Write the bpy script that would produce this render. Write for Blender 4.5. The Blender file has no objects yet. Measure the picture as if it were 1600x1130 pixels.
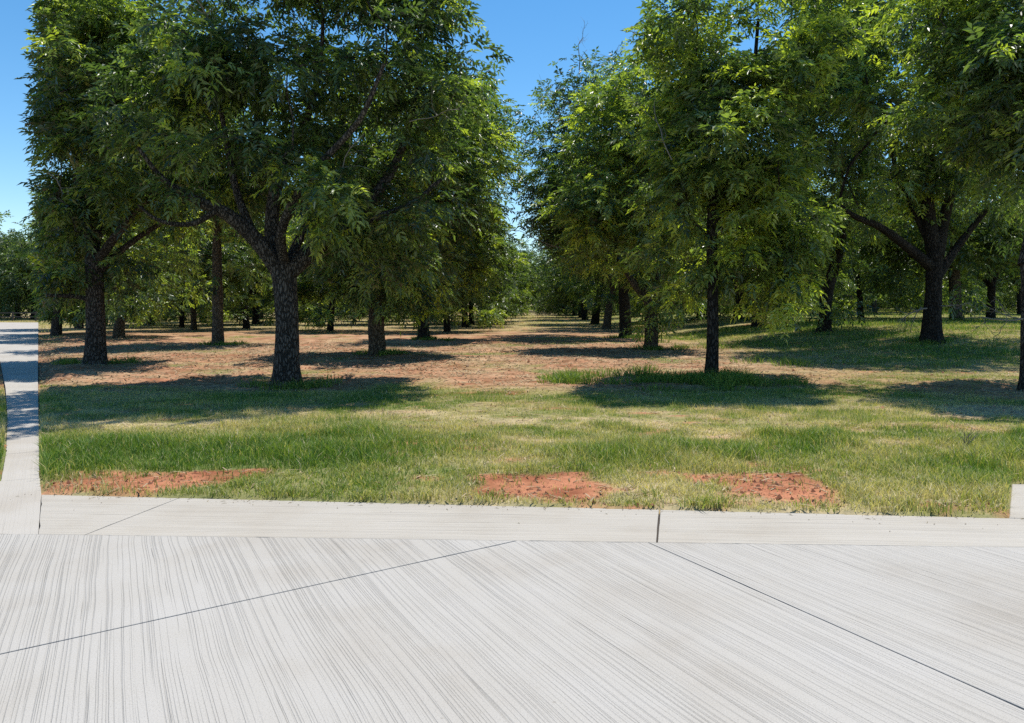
import bpy, math, random
import numpy as np
from mathutils import Vector

S = bpy.context.scene
COL = S.collection

# ------------------------------------------------------------------ camera, sky, sun, exposure
EYE = 1.6
F = 1200.0            # focal length in photo pixels (photo 1600 wide)
HOR = 478.0           # horizon row of the photo
cam = bpy.data.cameras.new('camera'); cam_o = bpy.data.objects.new('camera', cam); COL.objects.link(cam_o)
cam_o.location = (0, 0, EYE); cam_o.rotation_euler = (math.pi/2, 0, 0)
cam.sensor_width = 36; cam.lens = 36*F/1600; cam.shift_y = (HOR-565)/1600
cam.clip_start = 0.05; cam.clip_end = 2000
S.camera = cam_o

SUN_EL, SUN_AZ = math.radians(71), math.radians(36)     # azimuth clockwise from +Y (straight ahead)
w = bpy.data.worlds.new('World'); S.world = w; w.use_nodes = True
nt = w.node_tree; nt.nodes.clear()
sky = nt.nodes.new('ShaderNodeTexSky'); sky.sky_type = 'NISHITA'; sky.sun_disc = False
sky.sun_elevation = SUN_EL; sky.sun_rotation = SUN_AZ
sky.air_density = 1.0; sky.dust_density = 0.1; sky.ozone_density = 2.0; sky.altitude = 300
hs = nt.nodes.new('ShaderNodeHueSaturation'); hs.inputs['Saturation'].default_value = 1.30; hs.inputs['Value'].default_value = 1.16; hs.inputs['Hue'].default_value = .495
bg = nt.nodes.new('ShaderNodeBackground'); bg.inputs['Strength'].default_value = 0.118
wo = nt.nodes.new('ShaderNodeOutputWorld')
nt.links.new(sky.outputs[0], hs.inputs['Color']); nt.links.new(hs.outputs[0], bg.inputs[0]); nt.links.new(bg.outputs[0], wo.inputs[0])
sl = bpy.data.lights.new('sun', 'SUN'); sl.energy = 5.0; sl.angle = math.radians(0.53); sl.color = (1.0, 0.955, 0.88)
so = bpy.data.objects.new('sun', sl); COL.objects.link(so)
sdir = Vector((math.sin(SUN_AZ)*math.cos(SUN_EL), math.cos(SUN_AZ)*math.cos(SUN_EL), math.sin(SUN_EL)))
so.rotation_euler = sdir.to_track_quat('Z', 'Y').to_euler()
so.location = (10, 20, 40)
vs = S.view_settings; vs.view_transform = 'Standard'; vs.look = 'None'; vs.exposure = 0.3; vs.gamma = 1; vs.use_curve_mapping = False
S.cycles.max_bounces = 6; S.cycles.diffuse_bounces = 1; S.cycles.glossy_bounces = 2; S.cycles.transmission_bounces = 2
S.cycles.use_denoising = False
S.cycles.sample_clamp_indirect = 6

# ------------------------------------------------------------------ helpers
def link(o, parent=None, **props):
    COL.objects.link(o)
    if parent is not None: o.parent = parent
    for k, v in props.items(): o[k] = v
    return o

def mesh_np(name, V, Fc, mat=None, smooth=False, attr=None, colattr=None):
    """V (n,3); Fc (m,k) all faces with k corners"""
    V = np.asarray(V, np.float32); Fc = np.asarray(Fc, np.int32)
    me = bpy.data.meshes.new(name)
    m, k = Fc.shape
    me.vertices.add(len(V)); me.vertices.foreach_set('co', V.ravel())
    me.loops.add(m*k); me.loops.foreach_set('vertex_index', Fc.ravel())
    me.polygons.add(m); me.polygons.foreach_set('loop_start', np.arange(0, m*k, k, dtype=np.int32))
    me.polygons.foreach_set('loop_total', np.full(m, k, np.int32))
    me.polygons.foreach_set('use_smooth', np.full(m, smooth, bool))
    if attr is not None:
        a = me.attributes.new('tint', 'FLOAT', 'POINT'); a.data.foreach_set('value', np.asarray(attr, np.float32))
    if colattr is not None:
        a = me.attributes.new('col', 'FLOAT_COLOR', 'POINT')
        c = np.ones((len(V), 4), np.float32); c[:, :3] = colattr; a.data.foreach_set('color', c.ravel())
    me.update(); me.validate()
    if mat: me.materials.append(mat)
    return me

def poly_mesh(name, V, faces, mat=None, smooth=False):
    me = bpy.data.meshes.new(name); me.from_pydata([tuple(map(float, v)) for v in V], [], faces); me.update()
    if mat: me.materials.append(mat)
    if smooth: me.polygons.foreach_set('use_smooth', [True]*len(me.polygons))
    return me

# value noise ------------------------------------------------------
def _h(ix, iy, iz, seed):
    n = (ix*374761393 + iy*668265263 + iz*2147483647 + seed*1274126177) & 0xffffffff
    n = ((n ^ (n >> 13))*1274126177) & 0xffffffff
    n = (n ^ (n >> 16)) & 0xffffff
    return n/float(0xffffff)
def vnoise(x, y, z=None, seed=0):
    x = np.asarray(x, float); y = np.asarray(y, float); z = np.zeros_like(x) if z is None else np.asarray(z, float)
    ix, iy, iz = np.floor(x).astype(np.int64), np.floor(y).astype(np.int64), np.floor(z).astype(np.int64)
    fx, fy, fz = x-ix, y-iy, z-iz
    fx, fy, fz = fx*fx*(3-2*fx), fy*fy*(3-2*fy), fz*fz*(3-2*fz)
    def L(a, b, t): return a+(b-a)*t
    r = []
    for dz in (0, 1):
        a = L(_h(ix, iy, iz+dz, seed), _h(ix+1, iy, iz+dz, seed), fx)
        b = L(_h(ix, iy+1, iz+dz, seed), _h(ix+1, iy+1, iz+dz, seed), fx)
        r.append(L(a, b, fy))
    return L(r[0], r[1], fz)
def fbm(x, y, z=None, seed=0, oct=4):
    s, a, t = 0, 1, 0
    for o in range(oct):
        s = s+a*vnoise(np.asarray(x)*2**o, np.asarray(y)*2**o, None if z is None else np.asarray(z)*2**o, seed+o*17); t += a; a *= .55
    return s/t
def sstep(a, b, x):
    t = np.clip((np.asarray(x, float)-a)/(b-a), 0, 1); return t*t*(3-2*t)

# photo pixel -> place on flat ground (x, y metres)
def P(px, py):
    D = F*EYE/(py-HOR); return ((px-800)/F*D, D)

# materials --------------------------------------------------------
def new_mat(name):
    m = bpy.data.materials.new(name); m.use_nodes = True
    n = m.node_tree.nodes; n.clear()
    out = n.new('ShaderNodeOutputMaterial'); b = n.new('ShaderNodeBsdfPrincipled')
    m.node_tree.links.new(b.outputs[0], out.inputs[0])
    return m, m.node_tree, b, out
def node(t, typ, **kw):
    n = t.nodes.new(typ)
    for k, v in kw.items():
        if k in n.inputs: n.inputs[k].default_value = v
        else: setattr(n, k, v)
    return n
def ramp(t, stops, src):
    r = t.nodes.new('ShaderNodeValToRGB'); e = r.color_ramp.elements
    while len(e) < len(stops): e.new(0.5)
    for el, (p, c) in zip(e, stops):
        el.position = p; el.color = (*c, 1) if len(c) == 3 else c
    t.links.new(src, r.inputs[0]); return r
def mixc(t, a, b, fac, mode='MIX'):
    m = t.nodes.new('ShaderNodeMix'); m.data_type = 'RGBA'; m.blend_type = mode
    for s, i in ((a, 6), (b, 7)):
        if isinstance(s, tuple): m.inputs[i].default_value = (*s, 1)
        else: t.links.new(s, m.inputs[i])
    if isinstance(fac, (int, float)): m.inputs[0].default_value = fac
    else: t.links.new(fac, m.inputs[0])
    return m.outputs[2]

def leaf_mat(name, stops, trans=0.38, rough=0.38, spec=0.5):
    m, t, b, out = new_mat(name)
    at = node(t, 'ShaderNodeAttribute', attribute_name='tint')
    r = ramp(t, stops, at.outputs['Fac'])
    t.links.new(r.outputs[0], b.inputs['Base Color'])
    b.inputs['Roughness'].default_value = rough; b.inputs['Specular IOR Level'].default_value = spec
    tr = t.nodes.new('ShaderNodeBsdfTranslucent')
    g = mixc(t, r.outputs[0], (2.0, 2.1, 0.8), 1.0, 'MULTIPLY'); t.links.new(g, tr.inputs[0])
    mx = t.nodes.new('ShaderNodeMixShader'); mx.inputs[0].default_value = trans
    t.links.new(b.outputs[0], mx.inputs[1]); t.links.new(tr.outputs[0], mx.inputs[2]); t.links.new(mx.outputs[0], out.inputs[0])
    return m
M_LEAF = leaf_mat('pecan_leaf', [(0, (.018, .038, .017)), (.38, (.066, .112, .036)), (.72, (.185, .255, .06)), (1, (.40, .46, .06))], .40, .38, .85)
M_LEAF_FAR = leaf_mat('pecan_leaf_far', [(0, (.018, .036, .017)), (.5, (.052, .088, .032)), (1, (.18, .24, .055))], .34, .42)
M_GRASS = leaf_mat('grass_blade', [(0, (.075, .15, .028)), (.28, (.17, .245, .048)), (.5, (.30, .31, .105)), (.75, (.45, .385, .205)), (1, (.60, .51, .33))], .3, .55, .25)

def bark_mat(name, c0, c1):
    m, t, b, out = new_mat(name)
    tc = t.nodes.new('ShaderNodeTexCoord')
    mp = node(t, 'ShaderNodeMapping'); mp.inputs['Scale'].default_value = (1, 1, .28)
    t.links.new(tc.outputs['Object'], mp.inputs[0])
    v = node(t, 'ShaderNodeTexVoronoi', feature='DISTANCE_TO_EDGE', Scale=24.0); 
    nz = node(t, 'ShaderNodeTexNoise', Scale=9.0, Detail=8.0); t.links.new(mp.outputs[0], nz.inputs[0])
    ad = t.nodes.new('ShaderNodeVectorMath'); ad.operation = 'MULTIPLY_ADD'; ad.inputs[1].default_value = (.12, .12, .12)
    t.links.new(nz.outputs['Color'], ad.inputs[0]); t.links.new(mp.outputs[0], ad.inputs[2]); t.links.new(ad.outputs[0], v.inputs[0])
    rr = ramp(t, [(0, (0, 0, 0)), (.18, (1, 1, 1))], v.outputs['Distance'])
    nz2 = node(t, 'ShaderNodeTexNoise', Scale=3.5, Detail=6.0); t.links.new(tc.outputs['Object'], nz2.inputs[0])
    c = mixc(t, c0, c1, nz2.outputs['Fac'])
    c = mixc(t, tuple(x*.6 for x in c0), c, rr.outputs[0])
    t.links.new(c, b.inputs['Base Color']); b.inputs['Roughness'].default_value = .95; b.inputs['Specular IOR Level'].default_value = .15
    bp = node(t, 'ShaderNodeBump', Strength=1.0, Distance=.05)
    mixh = t.nodes.new('ShaderNodeMath'); mixh.operation = 'MULTIPLY_ADD'; mixh.inputs[1].default_value = .5
    t.links.new(nz.outputs['Fac'], mixh.inputs[0]); t.links.new(rr.outputs[0], mixh.inputs[2])
    t.links.new(mixh.outputs[0], bp.inputs['Height']); t.links.new(bp.outputs[0], b.inputs['Normal'])
    return m
M_BARK = bark_mat('dark_bark', (.055, .047, .04), (.18, .155, .135))
M_BARK_PALE = bark_mat('pale_bark', (.10, .085, .065), (.24, .2, .15))
M_BARK_DARK = bark_mat('blackish_bark', (.028, .024, .021), (.085, .073, .062))
M_TWIG, _t, _b, _o = new_mat('dead_twig'); _b.inputs['Base Color'].default_value = (.22, .19, .155, 1); _b.inputs['Roughness'].default_value = .9

# ground colour attribute + fine noise
def ground_mat():
    m, t, b, out = new_mat('orchard_soil')
    at = node(t, 'ShaderNodeAttribute', attribute_name='col')
    geo = t.nodes.new('ShaderNodeNewGeometry')
    n1 = node(t, 'ShaderNodeTexNoise', Scale=14.0, Detail=10.0, Roughness=.7); t.links.new(geo.outputs['Position'], n1.inputs[0])
    n2 = node(t, 'ShaderNodeTexNoise', Scale=1.7, Detail=8.0, Roughness=.65); t.links.new(geo.outputs['Position'], n2.inputs[0])
    r1 = ramp(t, [(.3, (.7, .69, .67)), (.7, (1.2, 1.2, 1.18))], n1.outputs['Fac'])
    r2 = ramp(t, [(.3, (.78, .8, .74)), (.7, (1.2, 1.16, 1.16))], n2.outputs['Fac'])
    c = mixc(t, at.outputs['Color'], r1.outputs[0], 1.0, 'MULTIPLY'); c = mixc(t, c, r2.outputs[0], 1.0, 'MULTIPLY')
    t.links.new(c, b.inputs['Base Color']); b.inputs['Roughness'].default_value = 1; b.inputs['Specular IOR Level'].default_value = .05
    bp = node(t, 'ShaderNodeBump', Strength=.6, Distance=.03); t.links.new(n1.outputs['Fac'], bp.inputs['Height']); t.links.new(bp.outputs[0], b.inputs['Normal'])
    return m
M_GROUND = ground_mat()
def soil_mat():
    m, t, b, out = new_mat('red_clod')
    at = node(t, 'ShaderNodeAttribute', attribute_name='tint')
    r = ramp(t, [(0, (.25, .10, .055)), (.5, (.40, .18, .10)), (1, (.50, .33, .23))], at.outputs['Fac'])
    t.links.new(r.outputs[0], b.inputs['Base Color']); b.inputs['Roughness'].default_value = 1; b.inputs['Specular IOR Level'].default_value = .05
    return m
M_CLOD = soil_mat()
M_STRAW = leaf_mat('straw', [(0, (.16, .11, .065)), (1, (.42, .34, .22))], .1, .8, .1)

def concrete_mat(name, heading, base=(.372, .352, .32), groove=1.0, dens=1.0):
    """broomed concrete, grooves run along heading (radians, clockwise from +Y)"""
    m, t, b, out = new_mat(name)
    geo = t.nodes.new('ShaderNodeNewGeometry')
    wn = node(t, 'ShaderNodeTexNoise', Scale=.7, Detail=2.0); t.links.new(geo.outputs['Position'], wn.inputs[0])
    wa = t.nodes.new('ShaderNodeVectorMath'); wa.operation = 'MULTIPLY_ADD'; wa.inputs[1].default_value = (.055, .055, 0)
    t.links.new(wn.outputs['Color'], wa.inputs[0]); t.links.new(geo.outputs['Position'], wa.inputs[2])
    mp = node(t, 'ShaderNodeMapping', vector_type='POINT'); mp.inputs['Rotation'].default_value = (0, 0, heading); t.links.new(wa.outputs[0], mp.inputs[0])
    def lines(sx, sy, det, seed):
        m2 = node(t, 'ShaderNodeMapping'); m2.inputs['Scale'].default_value = (sx, sy, 1); m2.inputs['Location'].default_value = (seed, seed*2, seed)
        t.links.new(mp.outputs[0], m2.inputs[0])
        n = node(t, 'ShaderNodeTexNoise', Scale=1.0, Detail=det, Roughness=.55); t.links.new(m2.outputs[0], n.inputs[0]); return n.outputs['Fac']
    a = lines(120*dens, .3, 1.5, 3); c = lines(64*dens, .5, 2.5, 8); d = lines(3.0, .35, 3, 5)
    ra = ramp(t, [(.37, (0, 0, 0)), (.45, (1, 1, 1))], a)
    rc = ramp(t, [(.28, (0, 0, 0)), (.325, (1, 1, 1))], c)
    rd = ramp(t, [(.35, (.0, .0, .0)), (.7, (1, 1, 1))], d)
    dark = tuple(x*.42 for x in base)
    f1 = t.nodes.new('ShaderNodeMath'); f1.operation = 'MULTIPLY'; t.links.new(ra.outputs[0], f1.inputs[0]); f1.inputs[1].default_value = 1
    # colour: groove grime
    inv = t.nodes.new('ShaderNodeMath'); inv.operation = 'SUBTRACT'; inv.inputs[0].default_value = 1; t.links.new(ra.outputs[0], inv.inputs[1])
    k1 = t.nodes.new('ShaderNodeMath'); k1.operation = 'MULTIPLY'; t.links.new(inv.outputs[0], k1.inputs[0]); 
    kk = t.nodes.new('ShaderNodeMath'); kk.operation = 'MULTIPLY_ADD'; kk.inputs[1].default_value = .08*groove; kk.inputs[2].default_value = .12*groove
    t.links.new(rd.outputs[0], kk.inputs[0]); t.links.new(kk.outputs[0], k1.inputs[1])
    col = mixc(t, base, dark, k1.outputs[0])
    inv2 = t.nodes.new('ShaderNodeMath'); inv2.operation = 'MULTIPLY_ADD'; inv2.inputs[1].default_value = -.3*groove; inv2.inputs[2].default_value = .3*groove; t.links.new(rc.outputs[0], inv2.inputs[0])
    col = mixc(t, col, dark, inv2.outputs[0])
    # broad warm/cool mottling, fine grit
    nb = node(t, 'ShaderNodeTexNoise', Scale=.9, Detail=6.0, Roughness=.6); t.links.new(geo.outputs['Position'], nb.inputs[0])
    rb = ramp(t, [(.3, (.9, .865, .82)), (.5, (1, .99, .975)), (.72, (1.05, 1.05, 1.06))], nb.outputs['Fac'])
    col = mixc(t, col, rb.outputs[0], 1.0, 'MULTIPLY')
    ng = node(t, 'ShaderNodeTexNoise', Scale=140.0, Detail=4.0, Roughness=.7); t.links.new(geo.outputs['Position'], ng.inputs[0])
    rg = ramp(t, [(.28, (.58, .58, .57)), (.44, (1, 1, 1)), (.72, (1.12, 1.12, 1.12))], ng.outputs['Fac'])
    col = mixc(t, col, rg.outputs[0], 1.0, 'MULTIPLY')
    sp = node(t, 'ShaderNodeTexVoronoi', Scale=5.0); t.links.new(geo.outputs['Position'], sp.inputs[0])
    rs = ramp(t, [(.0, (.5, .44, .36)), (.028, (.5, .44, .36)), (.04, (1, 1, 1))], sp.outputs['Distance'])
    col = mixc(t, col, rs.outputs[0], .35, 'MULTIPLY')
    t.links.new(col, b.inputs['Base Color']); b.inputs['Roughness'].default_value = .85; b.inputs['Specular IOR Level'].default_value = .3
    bp = node(t, 'ShaderNodeBump', Strength=.8*groove, Distance=.0035); t.links.new(ra.outputs[0], bp.inputs['Height'])
    bp2 = node(t, 'ShaderNodeBump', Strength=.8*groove, Distance=.005); t.links.new(rc.outputs[0], bp2.inputs['Height']); t.links.new(bp.outputs[0], bp2.inputs['Normal'])
    bp3 = node(t, 'ShaderNodeBump', Strength=.4, Distance=.003); t.links.new(ng.outputs['Fac'], bp3.inputs['Height']); t.links.new(bp2.outputs[0], bp3.inputs['Normal'])
    t.links.new(bp3.outputs[0], b.inputs['Normal'])
    return m
M_SLAB = concrete_mat('broomed_concrete', math.radians(-27.3))
M_BAND = concrete_mat('edge_band_concrete', math.radians(93.5), (.383, .354, .308), .8, .9)
M_ROADC = concrete_mat('side_road_concrete', math.radians(-31), (.385, .358, .318), .4, 1)
M_DARK, _t, _b, _o = new_mat('joint_filler'); _b.inputs['Base Color'].default_value = (.05, .042, .036, 1); _b.inputs['Roughness'].default_value = 1

# ------------------------------------------------------------------ concrete layout (world metres)
def edge_y(x):                       # grass edge of the concrete band
    (x0, y0), (x1, y1) = P(65, 773), P(1577, 810)
    return y0+(y1-y0)*(np.asarray(x)-x0)/(x1-x0)
A0, A1 = P(65, 773), P(1577, 810)
B0, B1 = P(60, 835), P(1570, 855)    # band / slab line
def band_y(x): return B0[1]+(B1[1]-B0[1])*(x-B0[0])/(B1[0]-B0[0])
PAD = [P(1577, 810), P(1581, 757), (14, 6.62), (14, float(edge_y(14)))]
# side road that bends away to the left
R_edge = [P(60, 835), P(65, 773), P(62.5, 747), P(62, 705), P(61, 650), P(60, 602), P(60, 565), P(60, 530), P(60, 504)]
L_edge = [(-16, 5.9), P(-150, 768), P(0, 752), P(8, 710), P(11, 655), P(8, 606), P(0, 565), P(-90, 528), P(-420, 503.5)]
ROADPOLY = [(-16, B0[1])] + R_edge + L_edge[::-1]
FRONT = [(-16, -8), (16, -8), (16, float(edge_y(16))), A1, A0, B0, (-16, B0[1])]

def inpoly(x, y, poly):
    x = np.asarray(x, float); y = np.asarray(y, float); r = np.zeros(x.shape, bool); n = len(poly)
    for i in range(n):
        x0, y0 = poly[i]; x1, y1 = poly[(i+1) % n]
        if y0 == y1: continue
        c = ((y0 > y) != (y1 > y)) & (x < (x1-x0)*(y-y0)/(y1-y0)+x0)
        r ^= c
    return r
def on_concrete(x, y):
    return inpoly(x, y, FRONT) | inpoly(x, y, ROADPOLY) | inpoly(x, y, PAD)
def poly_dist(x, y, poly):
    x = np.asarray(x, float); y = np.asarray(y, float); d = np.full(x.shape, 1e9); n = len(poly)
    for i in range(n):
        x0, y0 = poly[i]; x1, y1 = poly[(i+1) % n]; dx, dy = x1-x0, y1-y0
        t = np.clip(((x-x0)*dx+(y-y0)*dy)/(dx*dx+dy*dy+1e-9), 0, 1)
        d = np.minimum(d, np.hypot(x-x0-t*dx, y-y0-t*dy))
    return d
def conc_dist(x, y): return np.minimum(np.minimum(poly_dist(x, y, FRONT), poly_dist(x, y, ROADPOLY)), poly_dist(x, y, PAD))

def rise(x, y):                      # gentle rise of the land to the right and far away
    x = np.asarray(x, float); y = np.asarray(y, float)
    return .75*sstep(7, 17, x)*sstep(15, 34, y) + .35*sstep(35, 110, y)*sstep(-40, 10, x)
def zg(x, y): return float(rise(x, y))+.03

# ------------------------------------------------------------------ ground sheet
def G(x, y, cx, cy, sx, sy): return np.exp(-(((x-cx)/sx)**2+((y-cy)/sy)**2))
def red_mask(x, y):
    m = 0
    for (x0, x1, y0, y1) in ((60, 400, 737, 775), (738, 945, 740, 784), (1090, 1300, 744, 797)):
        a = P((x0+x1)/2, (y0+y1)/2); hx = (x1-x0)/2/F*a[1]; t = P(800, y0)[1]; bt = P(800, y1)[1]
        u = (x-a[0])/hx; v = (y-(t+bt)/2)/((t-bt)/2)
        m = np.maximum(m, 1.22-np.maximum(np.abs(u)**1.6, np.abs(v)**1.6 if a[0] > -3 else np.abs(v)**1.6))
    n = fbm(x*2.1, y*3.3, seed=5)
    return sstep(.12, .75, m+(n-.5)*1.9-.02)
def cover(x, y):
    """returns dirt (0..1), dryness (0..1) of the turf"""
    x = np.asarray(x, float); y = np.asarray(y, float)
    n1 = fbm(x*.45, y*.6, seed=1); n2 = fbm(x*1.6, y*2.2, seed=2); n3 = fbm(x*.12, y*.16, seed=3)
    yl = y-edge_y(np.clip(x, -5, 5))*0
    # orchard floor: bare pinkish dirt, left and middle; green to the right
    orch = sstep(13.4, 16.0, y+1.6*(n1-.5)*2+.12*x*(x > 0))
    right = sstep(3.5, 10, x-.02*y+3*(n3-.5))
    dirt = orch*(1-.85*right*sstep(13.5, 18, y))*sstep(.20, .5, .64*n1+.5*n2-.06)
    dirt = np.maximum(dirt, .45*G(x, y, 6.8, 13.8, 2.2, 1.0)*sstep(.4, .6, n2+.1))
    for c in ((-2.2, 12.2, 1.0, .6), (5.2, 10.0, 1.6, .5), (3.0, 11.2, 1.2, .5), (8, 11.5, 1.8, .9), (-.2, 12.6, .8, .5), (-5.5, 15.6, 2.0, .5)):
        dirt = np.maximum(dirt, .6*G(x, y, *c)*sstep(.35, .6, n2))
    far_green = sstep(38, 60, y)*.85*sstep(.3, .5, n1+.12)
    dirt = dirt*(1-far_green)
    # row strips keep some grass around trunks
    dry = .38+1.1*(n1-.5)+.75*(n2-.5)
    green_band = np.exp(-((y-8.3-.06*x-.35*(n1-.5)*3)/1.05)**2)
    dry = dry-.34*green_band*(1-.45*G(x, y, 2.4, 8.8, 1.6, 1.5))
    dry = dry+.30*np.exp(-((y-10.6-.1*np.abs(x))/1.0)**2)*sstep(.42, .62, n2+.06)
    dry = dry+.28*sstep(7.3, 6.1, y-(.0*x))
    dry = dry+.25*sstep(13, 17, y)*(1-right)
    dry = dry-.16*right*sstep(14, 22, y)
    dry = dry+.22*G(x, y, 4.6, 10.4, 1.6, .9)+.2*G(x, y, 7.2, 11, 1.5, 1.2)
    dry = dry-.3*G(x, y, 3.6, 15.2, 2.4, 1.0)
    for c in ((3.25, 9.5, .9, .3), (5.9, 11.1, 1.1, .5), (1.1, 10.4, .9, .4), (2.3, 9.1, .5, .22), (4.2, 8.9, .6, .3), (-1.8, 11.6, 1.2, .4), (-4.5, 10.2, .9, .3), (6.4, 9.6, .8, .3), (.3, 8.9, .5, .2)):
        g = G(x, y, *c)*sstep(.3, .55, n2+.1*(n1-.5)); dry = dry+.55*g; dirt = np.maximum(dirt, .55*g*sstep(.5, .7, n2))
    return np.clip(dirt, 0, 1), np.clip(dry, 0, 1)
def ground_color(x, y):
    dirt, dry = cover(x, y); red = red_mask(x, y)
    green = np.array((.13, .165, .055)); olive = np.array((.26, .245, .11)); straw = np.array((.44, .36, .23))
    pink = np.array((.39, .225, .14)); pink2 = np.array((.26, .135, .08)); redc = np.array((.40, .175, .10)); redd = np.array((.27, .10, .055))
    d = dry[..., None]
    c = np.where(d < .5, green+(olive-green)*(d*2), olive+(straw-olive)*(d*2-1))
    n = fbm(x*2.3, y*4.0, seed=9)[..., None]
    pk = pink2+(pink-pink2)*sstep(.3, .65, n)
    strawmix = sstep(.45, .7, fbm(x*.9, y*1.6, seed=12))[..., None]*.4
    pk = pk*(1-strawmix)+straw*1.05*strawmix
    c = c+(pk-c)*(dirt[..., None])
    rc = redd+(redc-redd)*sstep(.3, .6, n)
    c = c+(rc-c)*red[..., None]
    return c
def ground_relief(x, y):
    red = red_mask(x, y); dirt, _ = cover(x, y)
    k = sstep(60, 25, y)
    h = .05*(fbm(x*.5, y*.5, seed=21)-.5)
    h = h+dirt*k*.16*(np.abs(fbm(x*.55, y*1.7, seed=22, oct=5)-.5)*2)
    h = h+red*.06*(fbm(x*3.2, y*4.2, seed=23, oct=5)-.45)
    return h
def graded(a, b, step, grow, far):
    xs = list(np.arange(a, b+1e-6, step)); s = step
    while xs[-1] < far: s *= grow; xs.append(xs[-1]+s)
    return xs
gx = np.array([-v for v in graded(0, 9.5, .095, 1.025, 420)[:0:-1]]+graded(0, 9.5, .095, 1.07, 420))
gy = graded(5.3, 15.5, .085, 1.022, 620); gy = np.array([-30, -8, 0, 3, 4.5]+gy)
XX, YY = np.meshgrid(gx, gy)
cd = conc_dist(XX, YY); oc = on_concrete(XX, YY)
ZZ = rise(XX, YY)+.025+ground_relief(XX, YY)
wid = np.maximum(.0, (YY-11)*.035)
ZZ = np.where(oc | (cd < wid), -.05, ZZ*sstep(0, .35, cd)+np.where(cd < .35, .012*(1-sstep(0, .35, cd)), 0))
ny, nx = XX.shape
V = np.stack([XX, YY, ZZ], -1).reshape(-1, 3)
idx = np.arange(nx*ny).reshape(ny, nx)
Fc = np.stack([idx[:-1, :-1], idx[:-1, 1:], idx[1:, 1:], idx[1:, :-1]], -1).reshape(-1, 4)
gcol = ground_color(XX, YY).reshape(-1, 3)
ground = bpy.data.objects.new('ground', mesh_np('ground', V, Fc, M_GROUND, True, colattr=gcol))
link(ground, kind='structure', label='grassy orchard ground with bare pink and red dirt patches')

def zsurf(x, y):
    """height of the ground for scattered points"""
    return rise(x, y)+.02+ground_relief(x, y)*sstep(0, .35, conc_dist(x, y))

# ------------------------------------------------------------------ concrete slabs
def clip(poly, px, py, nx_, ny_):
    """keep the side where (p - P).n <= 0"""
    out = []
    for i in range(len(poly)):
        a, b = poly[i], poly[(i+1) % len(poly)]
        da = (a[0]-px)*nx_+(a[1]-py)*ny_; db = (b[0]-px)*nx_+(b[1]-py)*ny_
        if da <= 0: out.append(a)
        if (da < 0 < db) or (db < 0 < da):
            t = da/(da-db); out.append((a[0]+(b[0]-a[0])*t, a[1]+(b[1]-a[1])*t))
    return out
def area(p): return .5*sum(p[i][0]*p[(i+1) % len(p)][1]-p[(i+1) % len(p)][0]*p[i][1] for i in range(len(p)))
def inset(poly, d):
    n = len(poly); res = []
    for i in range(n):
        p0, p1, p2 = Vector(poly[i-1]), Vector(poly[i]), Vector(poly[(i+1) % n])
        e1 = (p1-p0).normalized(); e2 = (p2-p1).normalized()
        n1 = Vector((-e1.y, e1.x)); n2 = Vector((-e2.y, e2.x)); b = n1+n2
        k = d/max(.35, (1+n1.dot(n2))); res.append(tuple(p1+b*k))
    return res
def half(poly, a, b, keep, gap):
    """cut along the line a-b, keep 'L' or 'R' side, leave half the gap"""
    dx, dy = b[0]-a[0], b[1]-a[1]; l = math.hypot(dx, dy); dx /= l; dy /= l
    n = (dy, -dx) if keep == 'L' else (-dy, dx)
    return clip(poly, a[0]-n[0]*gap/2, a[1]-n[1]*gap/2, *n)
def slab(poly, mat, parent, bev=.006, z=0.0, th=.14):
    if area(poly) < 0: poly = poly[::-1]
    fine = []; rr = random.Random(len(poly)*7+int(abs(poly[0][0])*100))
    for i in range(len(poly)):
        a, b = poly[i], poly[(i+1) % len(poly)]; L = math.hypot(b[0]-a[0], b[1]-a[1]); k = min(110, max(1, int(L/.11)))
        nx_, ny_ = -(b[1]-a[1])/L, (b[0]-a[0])/L
        for j in range(k):
            q = 0 if j == 0 else abs(rr.gauss(0, .0011))+(rr.uniform(.003, .009) if rr.random() < .035 else 0)
            fine.append((a[0]+(b[0]-a[0])*j/k+nx_*q, a[1]+(b[1]-a[1])*j/k+ny_*q))
    poly = fine
    n = len(poly); top = inset(poly, bev)
    V = [(x, y, z) for x, y in top]+[(x, y, z-bev) for x, y in poly]+[(x, y, z-th) for x, y in poly]
    faces = [list(range(n))]
    for i in range(n):
        j = (i+1) % n
        faces.append([n+i, n+j, j, i]); faces.append([2*n+i, 2*n+j, n+j, n+i])
    return link(bpy.data.objects.new('slab', poly_mesh('slab', V, faces, mat)), parent)

pav = link(bpy.data.objects.new('pavement', None), kind='structure', label='pale broomed concrete pavement cut by dark joints')
J1a, J1b = P(0, 1022), P(820, 842); J2a, J2b = P(1025, 853), P(1600, 1108)
YB = lambda x: band_y(x)
GAP = .010
main = [(-16, -8), (16, -8), (16, YB(16)-.0005), (-16, YB(-16)-.0005)]
GAP2 = .008
right_part = half(main, J2a, J2b, 'L', GAP2)          # travelling towards the camera, left hand = photo right
rest = half(main, J2a, J2b, 'R', GAP2)
up_left = half(rest, J1a, J1b, 'L', GAP)
low_mid = half(rest, J1a, J1b, 'R', GAP)
for pl in (right_part, low_mid, up_left): slab(pl, M_SLAB, pav, .002)
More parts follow.
